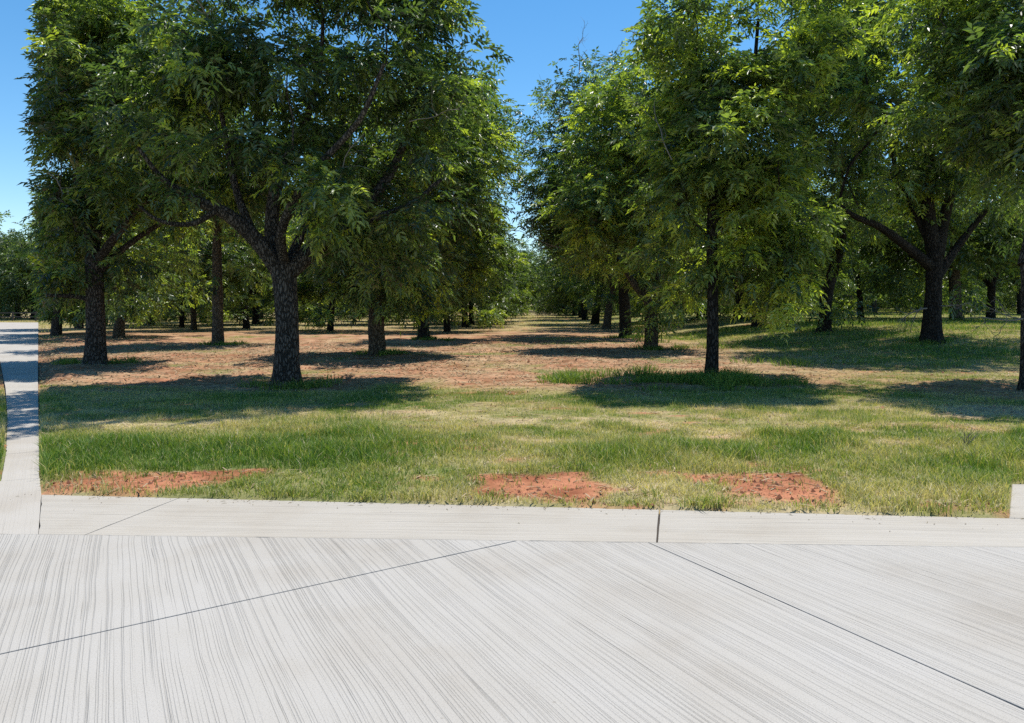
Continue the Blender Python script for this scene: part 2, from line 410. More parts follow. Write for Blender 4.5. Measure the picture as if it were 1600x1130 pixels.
# band of concrete along the grass, sawn by two joints
band = [(B0[0], B0[1]+.0005), (16, YB(16)+.0005), (16, float(edge_y(16))), A1, A0]
ja0, ja1 = P(160, 825), P(280, 778); jb0, jb1 = P(1026, 853), P(1031, 793)
b1 = half(band, ja0, ja1, 'L', .009)
b2 = half(half(band, ja0, ja1, 'R', .009), jb0, jb1, 'L', .012)
b3 = half(band, jb0, jb1, 'R', .012)
for pl in (b1, b2, b3): slab(pl, M_BAND, pav, .002)
slab([(PAD[0][0], PAD[0][1]+.003), (PAD[3][0], PAD[3][1]+.003), PAD[2], PAD[1]], M_BAND, pav, .006, .003)
link(bpy.data.objects.new('joint_bed', poly_mesh('joint_bed', [(-16, -8, -.03), (16, -8, -.03), (16, float(edge_y(16))-.03, -.03), (A1[0], A1[1]-.03, -.03), (A0[0]+.03, A0[1]-.03, -.03), (-16, B0[1]-.02, -.03)], [[0, 1, 2, 3, 4, 5]], M_DARK)), pav)

road = link(bpy.data.objects.new('road', None), kind='structure', label='pale concrete side road bending away to the left')
for i in range(len(R_edge)-1):
    if i == 0: q = [(-16, B0[1]+.0005), (R_edge[0][0]-.001, B0[1]+.0005), (R_edge[1][0]-.001, R_edge[1][1]), R_edge[2], L_edge[2], L_edge[1], L_edge[0]]
    elif i == 1: continue
    else: q = [L_edge[i], R_edge[i], R_edge[i+1], L_edge[i+1]]
    if area(q) < 0: q = q[::-1]
    slab(inset(q, .006 if i else .0005), M_ROADC, road, .002, 0 if i < 7 else .0)
rb = [(-16, B0[1])]+[R_edge[0]]+R_edge[2:]+L_edge[::-1]
cx = [( -15.9, B0[1]+.02)]
def rows(L, R, z): 
    V = []; Fq = []
    for l, r in zip(L, R): V += [(l[0], l[1], z), (r[0], r[1], z)]
    for i in range(len(L)-1): Fq.append([2*i, 2*i+1, 2*i+3, 2*i+2])
    return V, Fq
Vb, Fb = rows(L_edge[2:], R_edge[2:], -.03)
link(bpy.data.objects.new('joint_bed', poly_mesh('joint_bed', Vb, Fb, M_DARK)), road)

# ------------------------------------------------------------------ trees
SEAM = 0.6165          # the orchard's trimmed roadside edge: x = -SEAM*y
def roadside(pos):
    """signed metres inside the trimmed roadside face of the orchard"""
    n = 1/math.hypot(1, SEAM)
    d = (pos[:, 0]+SEAM*pos[:, 1])*n
    return d-.13-.2*(fbm(pos[:, 0]*1.3+pos[:, 1], pos[:, 2]*1.5, seed=31)-.45)

def tube_rings(chains, min_r=0.0, ridge=0.0, seed=0):
    """chains: list of (pts Nx3, radii N) -> vertices, quads"""
    VV, FF, off = [], [], 0
    rs = np.random.RandomState(seed)
    for pts, rad in chains:
        if rad[0] < min_r or len(pts) < 2: continue
        k = 4 if rad[0] < .02 else 6 if rad[0] < .06 else 10 if rad[0] < .12 else 20
        if rad[0] < .009: k = 3
        t = np.gradient(pts, axis=0); t /= np.linalg.norm(t, axis=1)[:, None]+1e-9
        ref = np.array((1., 0, 0)) if abs(t[0, 0]) < .8 else np.array((0, 1., 0))
        u = np.cross(t, ref); u /= np.linalg.norm(u, axis=1)[:, None]+1e-9
        v = np.cross(t, u)
        a = np.linspace(0, 2*math.pi, k, endpoint=False)
        ca, sa = np.cos(a), np.sin(a)
        R = rad[:, None]*np.ones((1, k))
        if ridge and k >= 10:
            arc = np.cumsum(np.r_[0, np.linalg.norm(np.diff(pts, axis=0), axis=1)])[:, None]
            R = R*(1+ridge*2*(fbm(ca[None]*2.2+arc*.6+9, sa[None]*2.2+0*arc, arc*1.3, seed=seed+3)-.5)+ridge*.9*(vnoise(a[None]*2.8+0*arc, arc*2.2, seed=seed+5)-.5))
        if ridge > .1 and k == 20:
            R = R*(1+.30*np.maximum(0, np.cos(5*a[None]+seed+.8*np.sin(2*a[None])))*np.exp(-arc/.42))
        ring = pts[:, None, :]+R[..., None]*(ca[None, :, None]*u[:, None, :]+sa[None, :, None]*v[:, None, :])
        n = len(pts); VV.append(ring.reshape(-1, 3))
        i = np.arange(n-1)[:, None]*k; j = np.arange(k)[None]; j2 = (j+1) % k
        FF.append(np.stack([off+i+j, off+i+j2, off+i+k+j2, off+i+k+j], -1).reshape(-1, 4)); off += n*k
    return (np.concatenate(VV), np.concatenate(FF)) if VV else (np.zeros((0, 3)), np.zeros((0, 4), int))

def smooth_path(ctrl, n):
    """Catmull-Rom through control rows (x,y,z,r)"""
    c = np.asarray(ctrl, float); c = np.vstack([2*c[0]-c[1], c, 2*c[-1]-c[-2]]); out = []
    segs = len(c)-3; per = max(2, n//segs)
    for i in range(segs):
        p0, p1, p2, p3 = c[i:i+4]
        for t in np.linspace(0, 1, per, endpoint=False):
            out.append(.5*((2*p1)+(-p0+p2)*t+(2*p0-5*p1+4*p2-p3)*t*t+(-p0+3*p1-3*p2+p3)*t**3))
    out.append(c[-2]); return np.array(out)

def leaf_mesh(rs, centers, weights, n_leaves, leaf_len, nlet, spread, axis_xy, cut=None, name='crown', mat=None, tint_off=0.0):
    """compound leaves: each a rachis with paired folded leaflets"""
    p = weights/weights.sum(); ci = rs.choice(len(centers), n_leaves, p=p)
    off = rs.normal(size=(n_leaves, 3)); off /= np.linalg.norm(off, axis=1)[:, None]
    rad = rs.uniform(.15, 1, n_leaves)**.5*spread
    off = off*rad[:, None]*np.array((1.1, 1.1, .5))
    pos = centers[ci]+off
    if cut is not None:
        keep = cut(pos); pos = pos[keep]; off = off[keep]; ci = ci[keep]
    n = len(pos)
    out = pos-axis_xy; out[:, 2] *= .3; out /= np.linalg.norm(out, axis=1)[:, None]+1e-6
    d = off/spread*.9+out*.45+rs.normal(size=(n, 3))*.45; d[:, 2] -= .12
    d /= np.linalg.norm(d, axis=1)[:, None]
    L = leaf_len*rs.uniform(.7, 1.25, n)
    up = np.array((0, 0, 1.))+rs.normal(size=(n, 3))*.35
    side = np.cross(d, up); side /= np.linalg.norm(side, axis=1)[:, None]+1e-6
    nor = np.cross(side, d)
    ctint = vnoise(centers[:, 0]*.9, centers[:, 1]*.9, centers[:, 2]*.9, seed=4)
    tint = np.clip(.12+.5*ctint[ci]+rs.normal(size=n)*.22+tint_off+.10*sstep(.6, 1., rad[:n] if cut is None else .8), 0, .93)
    fresh = (rs.rand(len(centers)) < .07+max(0, tint_off)*.55)[ci] & (rs.rand(n) < .6); tint = np.where(fresh, rs.uniform(.85, 1., n), tint)
    V, T = [], []
    for k in range(nlet):
        if k == nlet-1: s, tt = 0., .95
        else: s = 1. if k % 2 else -1.; tt = .18+.75*(k//2+.5)/((nlet-1)/2)
        droop = -.22*tt*L
        base = pos+d*(L*tt)[:, None]; base[:, 2] += droop*tt
        dr = d*(.55 if s else 1.)+side*s*.85+rs.normal(size=(n, 3))*.22; dr[:, 2] -= .16
        dr /= np.linalg.norm(dr, axis=1)[:, None]
        ll = L*.42*rs.uniform(.75, 1.2, n)*(1-.25*abs(tt-.6)); ww = ll*.185
        sd = np.cross(dr, nor+rs.normal(size=(n, 3))*.3); sd /= np.linalg.norm(sd, axis=1)[:, None]+1e-6
        nn = np.cross(sd, dr)
        mid = base+dr*(ll*.42)[:, None]
        tip = base+dr*ll[:, None]; tip[:, 2] -= ll*.16
        V.append(np.stack([base, mid+sd*ww[:, None]+nn*(ww*.4)[:, None], tip, mid-sd*ww[:, None]+nn*(ww*.4)[:, None]], 1))
        T.append(np.clip(tint+rs.normal(size=n)*.05, 0, 1))
    V = np.concatenate(V); T = np.repeat(np.concatenate(T), 4); m = len(V)
    b = np.arange(m)*4
    Fc = np.concatenate([np.stack([b, b+1, b+2], 1), np.stack([b, b+2, b+3], 1)])
    return mesh_np(name, V.reshape(-1, 3), Fc, mat, False, attr=T)

def build_tree(name, spec, seed):
    """spec (local metres, base at the origin): trunk [(x,y,z,r)], limbs [[(x,y,z,r)]], blobs [(cx,cy,cz,rx,ry,rz,density)],
       n_cl clusters, n_leaf, leaf, nlet, spread; returns dict of meshes"""
    rs = np.random.RandomState(seed)
    tr = smooth_path(spec['trunk'], 30); H = tr[-1, 2]
    chains_tr = [(tr[:, :3], tr[:, 3])]
    nodes = [tuple(tr[-1, :3])]; par = [-1]; force = {0: tr[-1, 3]}
    for k in range(max(0, len(tr)-int(len(tr)*spec.get('upper', .25))), len(tr)-1):
        nodes.append(tuple(tr[k, :3])); par.append(-1)
    limbs = []
    for lb in spec.get('limbs', []):
        s = smooth_path(lb, 18); prev = -1
        for q in s: nodes.append(tuple(q[:3])); par.append(prev); prev = len(nodes)-1
        limbs.append((s[:, :3], s[:, 3]))
    N = np.array(nodes)
    # cluster centres in the crown
    B = spec['blobs']; vol = np.array([b[3]*b[4]*b[5]*b[6] for b in B]); cl = []; wt = []
    for bi, b in enumerate(B):
        n = max(3, int(spec['n_cl']*vol[bi]/vol.sum()))
        u = rs.normal(size=(n, 3)); u /= np.linalg.norm(u, axis=1)[:, None]
        r = rs.rand(n)**(1/3.0)
        edge = 1.02+.8*(fbm(u[:, 0]*2.2+bi*7, u[:, 1]*2.2, u[:, 2]*2.2+seed, seed=seed, oct=3)-.55)
        c = np.array(b[:3])+u*(r*edge)[:, None]*np.array(b[3:6]); cl.append(c); wt.append(.35+.65*r)
    cl = np.concatenate(cl); wt = np.concatenate(wt)
    hole = fbm(cl[:, 0]*.8+seed, cl[:, 1]*.8, cl[:, 2]*1.15, seed=seed+1, oct=2)
    keep = (hole > spec.get('hole', .30)) & (cl[:, 2] > .6)
    cut = spec.get('cut')
    if cut is not None: keep &= cut(cl)
    cl, wt = cl[keep], wt[keep]
    # branches: rough order so that long limbs come first
    order = rs.permutation(len(cl)); first = order[:9]; second = order[9:60]; third = order[60:]
    root = N[0]
    stage = [first, second, third]; br = []
    nodes = list(map(np.array, nodes)); child = {}
    Npos = np.array(nodes)
    for st in stage:
        ds = np.linalg.norm(cl[st]-root, axis=1)
        for ti in st[np.argsort(ds)]:
            t = cl[ti]; dv = Npos-t; d = np.linalg.norm(dv, axis=1)
            pen = np.where(Npos[:, 2] > t[2]+.2, .6, 0)
            j = int(np.argmin(d+pen)); a = Npos[j]; L = d[j]
            n = max(2, int(L/.45)+1)
            s = np.linspace(0, 1, n+1)[1:, None]
            mid = np.array((0, 0, .14*L))
            pts = a+(t-a)*s+mid*(4*s*(1-s))+rs.normal(size=(n, 3))*.05*L*np.minimum(1, 4*s*(1-s))
            start = len(nodes); ids = []
            for q in pts: nodes.append(q); par.append(j if not ids else ids[-1]); ids.append(len(nodes)-1)
            Npos = np.vstack([Npos, pts]); br.append([j]+ids)
    # pipe model radii
    P2 = np.zeros(len(nodes)); e = 2.35
    hasc = np.zeros(len(nodes), bool)
    for i in range(len(nodes)-1, 0, -1):
        if par[i] >= 0:
            if not hasc[i]: P2[i] += .0085**e
            P2[par[i]] += P2[i]; hasc[par[i]] = True
    rad = np.maximum(P2, .0085**e)**(1/e)*spec.get('pipe', 1.)
    chains = []
    for ids in br:
        pts = np.array([nodes[i] for i in ids]); r = np.array([rad[i] for i in ids]); r[0] = min(r[1]*1.15, .8*tr[-1, 3]); r = np.minimum(r, .62*tr[-1, 3]); r[-1] *= .6
        chains.append((pts, r))
    # dead bare twigs
    dead = []
    for (x, y, z, dx, dy, dz, L, r, tw) in spec.get('dead', []):
        def grow(p, dvec, L, r, lev):
            n = 7; pts = [p]; d = np.array(dvec, float); d /= np.linalg.norm(d)
            for i in range(n):
                d = d+rs.normal(size=3)*.16; d /= np.linalg.norm(d); pts.append(pts[-1]+d*L/n)
            dead.append((np.array(pts), np.linspace(r, r*.35, n+1)))
            if lev:
                for k in range(rs.randint(3, 6)):
                    i = rs.randint(2, n); dd = d+rs.normal(size=3)*.75; grow(pts[i], dd, L*rs.uniform(.35, .6), max(r*.45, .005), lev-1)
        grow(np.array((x, y, z), float), (dx, dy, dz), L, r, tw)
    out = {}
    V, Fq = tube_rings(chains_tr, ridge=.11, seed=seed); out['trunk'] = mesh_np('trunk', V, Fq, spec.get('bark', M_BARK), True)
    ch = limbs+chains
    if cut is not None:
        ch2 = []
        for p_, r_ in ch:
            m = cut(p_)
            if m.all(): ch2.append((p_, r_))
            elif m[:2].all():
                k = int(np.argmin(m)); ch2.append((p_[:k], r_[:k]))
        ch = ch2
    V, Fq = tube_rings(ch, spec.get('min_r', .006), ridge=.08, seed=seed+9); out['branches'] = mesh_np('branches', V, Fq, spec.get('bark', M_BARK), True)
    if dead:
        V, Fq = tube_rings(dead); out['dead_branches'] = mesh_np('dead_branches', V, Fq, M_TWIG, True)
    ax = np.array([0, 0, 0.])+np.array([np.average(cl[:, 0]), np.average(cl[:, 1]), np.average(cl[:, 2])])
    out['crown'] = leaf_mesh(rs, cl, wt, spec['n_leaf'], spec.get('leaf', .3), spec.get('nlet', 9), spec.get('spread', .55), ax, cut, 'crown', spec.get('leafmat', M_LEAF), spec.get('tint', 0.))
    return out

def place_tree(meshes, loc, rot=0., scale=1., label='', group=None, name='pecan_tree'):
    root = bpy.data.objects.new(name, None); root.empty_display_size = .3
    link(root); root.location = loc; root.rotation_euler = (0, 0, rot)
    root.scale = (scale, scale, scale) if np.isscalar(scale) else scale
    root['label'] = label; root['category'] = 'tree'
    if group: root['group'] = group
    for k in ('trunk', 'branches', 'crown', 'dead_branches'):
        if k in meshes:
            o = link(bpy.data.objects.new(k, meshes[k]), root)
            if k == 'crown' or k == 'dead_branches': o['kind'] = 'stuff'
    return root

GRP = 'pecan trees standing in orchard rows'
def hero(px, D, spec, seed, label, zoff=0.):
    """px: photo column of the trunk base; D: metres ahead. spec coordinates are photo columns/rows at distance D, turned into metres"""
    bx = (px-800)/F*D; bz = zg(bx, D)-.06
    k = D/F
    def cv(x, y, dy): return ((x-px)*k*(1+dy/D)+(px-800)/F*dy, dy, (EYE-(y-HOR)*k*(1+dy/D))-bz)
    sp = dict(spec)
    sp['trunk'] = [(*cv(x, y, dy), r) for x, y, dy, r in spec['trunk']]
    sp['limbs'] = [[(*cv(x, y, dy), r) for x, y, dy, r in l] for l in spec.get('limbs', [])]
    sp['blobs'] = [(*cv(x, y, dy), rx*k, ry_, rz*k, den) for x, y, dy, rx, rz, ry_, den in spec['blobs']]
    sp['dead'] = [(*cv(x, y, dy), dx, ddy, dz, L, r, lev) for x, y, dy, dx, ddy, dz, L, r, lev in spec.get('dead', [])]
    if spec.get('road'):
        o = np.array((bx, D, bz)); sp['cut'] = lambda p: roadside(p+o) > 0
    return place_tree(build_tree('t', sp, seed), (bx, D, bz), label=label, group=GRP)

# --- A: the big forked tree in front, left of the alley
hero(450, 14.8, dict(
    trunk=[(450, 614, 0, .37), (449, 600, 0, .29), (448, 560, 0, .235), (449, 500, 0, .215), (446, 450, 0, .22), (442, 415, 0, .24)],
    limbs=[[(440, 430, 0, .17), (405, 380, -.2, .15), (355, 335, -.4, .125), (305, 312, -.6, .08), (255, 280, -.9, .05), (215, 230, -1.2, .03)],
           [(438, 425, 0, .15), (425, 380, .2, .14), (428, 310, .3, .125), (446, 250, .4, .1), (478, 190, .5, .07), (500, 110, .6, .05), (505, 20, .7, .03)],
           [(452, 425, 0, .18), (490, 390, .3, .17), (540, 350, .6, .15), (590, 300, .8, .11), (625, 240, .9, .08), (650, 150, 1.0, .05), (660, 60, 1, .03)],
           [(448, 420, 0, .1), (475, 360, .9, .09), (520, 300, 1.4, .07), (540, 220, 1.9, .05)],
           [(446, 420, 0, .1), (440, 360, -.6, .09), (480, 280, -1.1, .07), (560, 190, -1.6, .05), (600, 100, -2, .03)],
           [(520, 365, .4, .09), (575, 345, .3, .075), (640, 320, .2, .06), (690, 280, .2, .035)], [(340, 328, -.5, .07), (300, 350, -.6, .05), (250, 345, -.9, .035), (215, 320, -1.1, .02)],
           [(400, 375, -.2, .08), (370, 300, 0, .07), (350, 200, .2, .05), (330, 80, .4, .03)]],
    blobs=[(470, 60, .5, 215, 190, 2.7, 1.), (320, 170, .1, 130, 170, 2.2, 1.), (615, 130, .5, 115, 190, 2.0, 1.1), (450, 190, -.9, 150, 90, 1.4, .6),
           (590, 300, .2, 110, 95, 2.0, 1.1), (690, 40, .3, 60, 90, 1.4, 1.), (560, 40, .4, 90, 60, 1.4, .9), (300, 280, .9, 100, 55, 1.6, .8), (590, 400, 1.6, 70, 45, 1.4, .9), (460, -120, 0, 200, 120, 2.8, .9), (240, 250, -.6, 60, 80, 1.2, 1.), (260, 110, .2, 70, 90, 1.6, 1.), (480, 270, 2.2, 140, 70, 1.3, 1.), (640, 250, .6, 80, 90, 1.4, 1.)],
    n_cl=560, n_leaf=8869, leaf=0.371, nlet=9, spread=.40, hole=.48, pipe=.85,
    dead=[(640, 190, -1, .9, -.3, .05, 1.4, .010, 1), (340, 60, -.5, -.2, 0, 1, 1.5, .02, 2), (525, 310, -1.2, .1, -.1, 1, 1.3, .013, 1)]), 11,
    'big dark forked pecan tree with thick rough trunk, nearest left of the grassy alley')

# --- E: far left tree in front
hero(150, 20.4, dict(road=True,
    trunk=[(150, 578, 0, .36), (150, 560, 0, .27), (149, 500, 0, .225), (148, 440, 0, .22), (146, 400, 0, .2)],
    limbs=[[(147, 410, 0, .15), (135, 350, 0, .13), (122, 290, .3, .1), (118, 200, .5, .07), (120, 100, .6, .04)],
           [(148, 415, 0, .13), (180, 370, -.3, .11), (215, 330, -.5, .08), (240, 300, -.6, .05)],
           [(148, 430, 0, .12), (185, 395, .3, .09), (225, 365, .4, .07), (270, 340, .5, .05)],
           [(147, 405, 0, .1), (160, 330, .5, .09), (170, 240, .8, .06), (185, 120, 1, .04)],
           [(148, 470, 0, .07), (115, 463, -.2, .06), (80, 462, -.5, .04), (62, 460, -.6, .02)]],
    blobs=[(130, 110, 0, 135, 150, 3.4, 1.), (85, 230, 0, 90, 150, 3, 1.2), (60, 380, .3, 50, 90, 2.0, 1.1), (75, 290, .2, 60, 60, 2.0, 1.1), (85, 50, .2, 60, 70, 2., 1.), (290, 170, .4, 60, 110, 2.2, 1.), (230, 130, .3, 90, 110, 2.6, .9), (90, 370, -.4, 60, 70, 2, .9), (220, 270, .2, 90, 80, 2.3, .9), (200, 420, 1.2, 70, 35, 1.6, .8), (90, 60, 0, 60, 60, 2, .8), (100, 450, 1, 45, 30, 1.4, .7)],
    n_cl=600, n_leaf=8869, leaf=0.423, nlet=9, spread=.48, hole=.38, pipe=.9,
    dead=[(242, 110, 0, -.1, 0, 1, 2.3, .045, 2), (252, 90, 0, .12, 0, 1, 1.9, .03, 1), (235, 60, 0, -.5, 0, 1, 1.4, .02, 1), (75, 270, -1.5, .9, -.2, -.3, 1.2, .015, 1), (300, 60, 0, .5, 0, -.4, 2.0, .02, 2)]), 21,
    'tall pecan tree with straight grey trunk at the far left, beside the side road')

# --- I: thin dark straight trunk right of the alley
hero(1113, 15.7, dict(
    trunk=[(1112, 606, 0, .19), (1112, 590, 0, .14), (1114, 520, 0, .118), (1113, 430, 0, .11), (1112, 350, 0, .105), (1118, 290, 0, .1)],
    limbs=[[(1117, 300, 0, .075), (1110, 230, .1, .06), (1095, 140, .2, .045), (1080, 40, .2, .03)],
           [(1117, 300, 0, .08), (1150, 220, .2, .06), (1175, 130, .3, .05), (1185, 30, .4, .03)],
           [(1114, 350, 0, .06), (1165, 300, -.3, .05), (1210, 250, -.5, .04)],
           [(1112, 380, 0, .05), (1070, 330, .3, .04), (1040, 290, .4, .03)]],
    blobs=[(1100, 60, 0, 100, 120, 1.9, .9), (1195, 70, 0, 100, 140, 1.9, .9), (1060, 130, .5, 50, 80, 1.2, .7), (1150, 240, 0, 110, 90, 2.0, .95), (1190, 370, .3, 80, 90, 1.8, 1.25), (1070, 330, .2, 70, 90, 1.6, 1.0), (1070, 200, .2, 60, 70, 1.4, .7), (1205, 460, .6, 50, 40, 1.1, 1.0), (1060, 20, 0, 45, 60, 1.0, .5), (1075, 440, 1.2, 40, 40, 1., .7)],
    n_cl=440, n_leaf=6080, leaf=0.36, nlet=9, spread=.36, hole=.47, pipe=.72, bark=M_BARK_DARK, tint=.18,
    dead=[(1050, 250, -1, -.7, 0, .7, 1.6, .014, 1), (1160, 190, -1.2, -.5, 0, .9, 1.2, .016, 1)]), 31,
    'slender pecan tree with a thin straight dark trunk rising from tall grass')

# --- R: broad tree on the right
hero(1455, 25.5, dict(
    trunk=[(1455, 540, 0, .42), (1455, 520, 0, .31), (1458, 470, 0, .26), (1460, 420, 0, .25), (1462, 380, 0, .26)],
    limbs=[[(1458, 420, 0, .2), (1420, 388, -.4, .15), (1375, 355, -.8, .12), (1335, 338, -1.1, .09), (1310, 320, -1.3, .06)],
           [(1458, 390, 0, .24), (1450, 320, 0, .2), (1452, 240, .2, .15), (1440, 150, .3, .1), (1430, 50, .4, .06)],
           [(1464, 400, 0, .22), (1478, 330, .4, .17), (1500, 260, .5, .12), (1520, 170, .6, .08)],
           [(1466, 430, 0, .16), (1500, 380, .5, .12), (1540, 330, .7, .08)],
           [(1455, 385, 0, .13), (1425, 320, .4, .12), (1400, 270, .6, .09), (1395, 220, .8, .06)]],
    blobs=[(1290, 20, .5, 90, 90, 3, 1.), (1440, 110, 0, 190, 180, 4.6, 1.), (1350, 220, -.6, 110, 120, 3.4, 1.), (1520, 240, .3, 110, 130, 3.2, 1.), (1400, 340, 1.5, 90, 50, 2.4, .8), (1520, 370, 1.5, 80, 50, 2.4, .7), (1320, 90, 0, 90, 110, 3, .9), (1430, -60, 0, 150, 100, 4, .8)],
    n_cl=520, n_leaf=7601, leaf=0.466, nlet=9, spread=.52, hole=.48, pipe=1.0, bark=M_BARK_DARK, tint=.12,
    dead=[(1448, 482, -.3, -1, -.2, -.02, 1.1, .03, 2), (1440, 480, -.3, -.6, -.2, -.9, .9, .02, 1), (1470, 478, -.3, 1, -.2, -.2, .9, .02, 1)]), 41,
    'broad pecan tree on green grass at right, thick trunk with a limb reaching left')

# --- W: trunk just inside the right edge
hero(1606, 14.2, dict(
    trunk=[(1607, 616, 0, .17), (1606, 590, 0, .12), (1606, 520, 0, .11), (1606, 450, 0, .11), (1605, 410, 0, .11)],
    limbs=[[(1603, 415, 0, .14), (1620, 330, .1, .12), (1640, 220, .1, .08), (1640, 100, .1, .05)]],
    blobs=[(1600, 90, .3, 120, 140, 2.2, 1.), (1650, 240, .2, 90, 110, 2.0, 1.), (1545, 60, .6, 70, 100, 1.6, .9), (1610, 250, 1.6, 60, 80, 1.2, .7), (1600, -60, 0, 120, 90, 2, .8), (1560, 150, -.3, 120, 90, 2.6, .9), (1660, 120, 0, 120, 120, 2.6, .9), (1475, 20, 1.2, 100, 80, 1.8, .8), (1400, 40, 1.6, 70, 60, 1.5, .6)],
    n_cl=380, n_leaf=5067, leaf=0.36, nlet=9, spread=.38, hole=.46, pipe=.85, tint=.10,
    dead=[(1599, 498, -.2, -1, -.1, -.15, .95, .016, 2), (1598, 500, -.2, -.9, .3, .35, .7, .012, 1)]), 51,
    'pecan tree at the right edge with bare dead branches reaching over the grass')

# --- B
hero(590, 24.3, dict(
    trunk=[(590, 562, 0, .33), (590, 548, 0, .26), (588, 500, 0, .25), (592, 440, 0, .22), (600, 400, 0, .2)],
    limbs=[[(600, 410, 0, .14), (630, 340, .2, .1), (650, 250, .4, .07)], [(598, 410, 0, .12), (580, 330, .2, .1), (570, 240, .4, .06)]],
    blobs=[(640, 250, 0, 120, 130, 2.9, 1.), (600, 400, -.4, 90, 90, 2.4, 1.1), (560, 330, 0, 80, 100, 2.4, .9), (700, 240, .5, 80, 120, 2.2, .9), (640, 450, -.6, 45, 45, 1.3, 1.), (540, 440, .3, 40, 40, 1.2, .9)],
    n_cl=420, n_leaf=5489, leaf=0.444, nlet=9, spread=.6, hole=.42, tint=.05, bark=M_BARK_PALE), 61,
    'bushy pecan tree whose foliage hangs low over a short pale trunk')
# --- C
hero(661, 34.5, dict(
    trunk=[(660, 537, 0, .36), (661, 525, 0, .27), (663, 480, 0, .23), (676, 430, 0, .21), (688, 395, 0, .2)],
    limbs=[[(688, 398, 0, .14), (676, 340, 0, .12), (668, 280, .3, .08)], [(688, 398, 0, .15), (712, 355, .2, .12), (724, 300, .4, .08)]],
    blobs=[(715, 240, 0, 85, 110, 3.2, 1.), (730, 330, .2, 75, 85, 2.8, 1.), (760, 240, .4, 45, 70, 2, .9), (690, 390, 1.2, 70, 40, 2.3, .8), (730, 440, .6, 45, 40, 1.6, .8), (715, 150, .4, 50, 50, 2, .8)],
    n_cl=320, n_leaf=4391, leaf=0.508, nlet=9, spread=.75, hole=.42, tint=.12, bark=M_BARK_DARK), 71,
    'pecan tree with a dark trunk leaning right and forking, second row along the alley')
# --- K broken pale trunk
hero(1018, 27.4, dict(
    trunk=[(1018, 553, 0, .3), (1018, 540, 0, .245), (1018, 500, 0, .235), (1014, 465, 0, .21), (1000, 445, 0, .17)],
    limbs=[[(1012, 470, 0, .15), (992, 445, -.2, .13), (978, 425, -.3, .08)], [(1016, 475, 0, .12), (1030, 420, .3, .1), (1035, 330, .4, .07), (1030, 240, .5, .05)]],
    blobs=[(930, 310, -.4, 55, 48, 1.8, 1.2), (960, 370, -.2, 70, 50, 2., 1.), (1030, 240, .4, 80, 110, 2.6, .95), (1030, 130, .3, 60, 70, 2, .7), (1035, 485, -.8, 34, 30, 1., 1.0), (1030, 390, .6, 60, 60, 1.8, .9), (985, 190, .4, 65, 70, 2.2, .9), (940, 250, .4, 60, 60, 2, .8)],
    n_cl=380, n_leaf=5067, leaf=0.466, nlet=9, spread=.6, hole=.40, tint=.22, bark=M_BARK_PALE,
    dead=[(990, 230, -1, -.3, 0, 1, 1.8, .03, 2)]), 81,
    'pecan tree with a pale broken trunk and a tuft of fresh leaves sprouting low')
# --- L dark thick with bare twigs on top
hero(977, 37.5, dict(
    trunk=[(977, 532, 0, .38), (977, 520, 0, .3), (976, 480, 0, .27), (974, 440, 0, .26), (972, 405, 0, .27)],
    limbs=[[(972, 410, 0, .17), (945, 330, .2, .12), (930, 240, .4, .12), (928, 155, .4, .09)], [(972, 410, 0, .16), (985, 330, .2, .12), (1000, 230, .3, .07)]],
    blobs=[(930, 260, 0, 75, 90, 3.0, 1.), (900, 330, .3, 60, 80, 2.6, 1.), (985, 250, 0, 60, 90, 2.6, .9), (950, 390, .8, 70, 45, 2.4, .8), (870, 200, .5, 55, 65, 2.6, 1.2), (870, 320, .6, 45, 70, 2.4, 1.2), (890, 290, -2.5, 60, 70, 2.0, 1.), (880, 300, 3.5, 60, 80, 2.4, 1.), (912, 140, .3, 36, 60, 1.6, 1.0), (960, 150, .3, 50, 50, 1.8, 1.)],
    n_cl=340, n_leaf=4391, leaf=0.529, nlet=9, spread=.75, hole=.42, tint=-.05, bark=M_BARK_DARK,
    dead=[(915, 215, -.6, -.12, 0, 1, 1.9, .09, 2), (932, 215, -.6, .05, 0, 1, 1.9, .09, 1), (880, 190, 0, -.3, 0, 1, 2.3, .03, 2), (975, 160, 0, .15, 0, 1, 2.6, .03, 2), (1000, 140, 0, .1, 0, 1, 2.2, .025, 2), (905, 110, 0, .1, 0, 1, 1.8, .03, 2), (860, 340, -1.5, -.3, -.2, .4, 2.2, .03, 2), (890, 390, -1.5, -.5, -.2, .2, 2.5, .03, 2), (955, 130, 0, .2, 0, 1, 2.0, .02, 2)]), 91,
    'dark pecan tree right of the alley with bare forked stems and dead twigs on top')
# --- S leaning trunk right
hero(1290, 32, dict(
    trunk=[(1288, 522, 0, .33), (1289, 505, 0, .26), (1292, 460, 0, .24), (1306, 410, 0, .21), (1316, 365, 0, .19)],
    limbs=[[(1316, 370, 0, .13), (1318, 300, .1, .1), (1300, 210, .3, .07)], [(1316, 370, 0, .12), (1340, 300, .2, .09), (1350, 210, .3, .06)]],
    blobs=[(1300, 200, 0, 90, 110, 3, 1.), (1270, 110, .4, 80, 80, 2.8, .8), (1270, 310, .2, 70, 80, 2.6, 1.), (1340, 290, .5, 70, 80, 2.4, .8), (1316, 480, -.4, 22, 32, 1., 1.3), (1280, 400, .8, 50, 35, 1.8, .7)],
    n_cl=330, n_leaf=4391, leaf=0.487, nlet=9, spread=.65, hole=.42, tint=.02, bark=M_BARK_DARK), 101,
    'pecan tree with a smooth trunk leaning right and leafy shoots at its base')
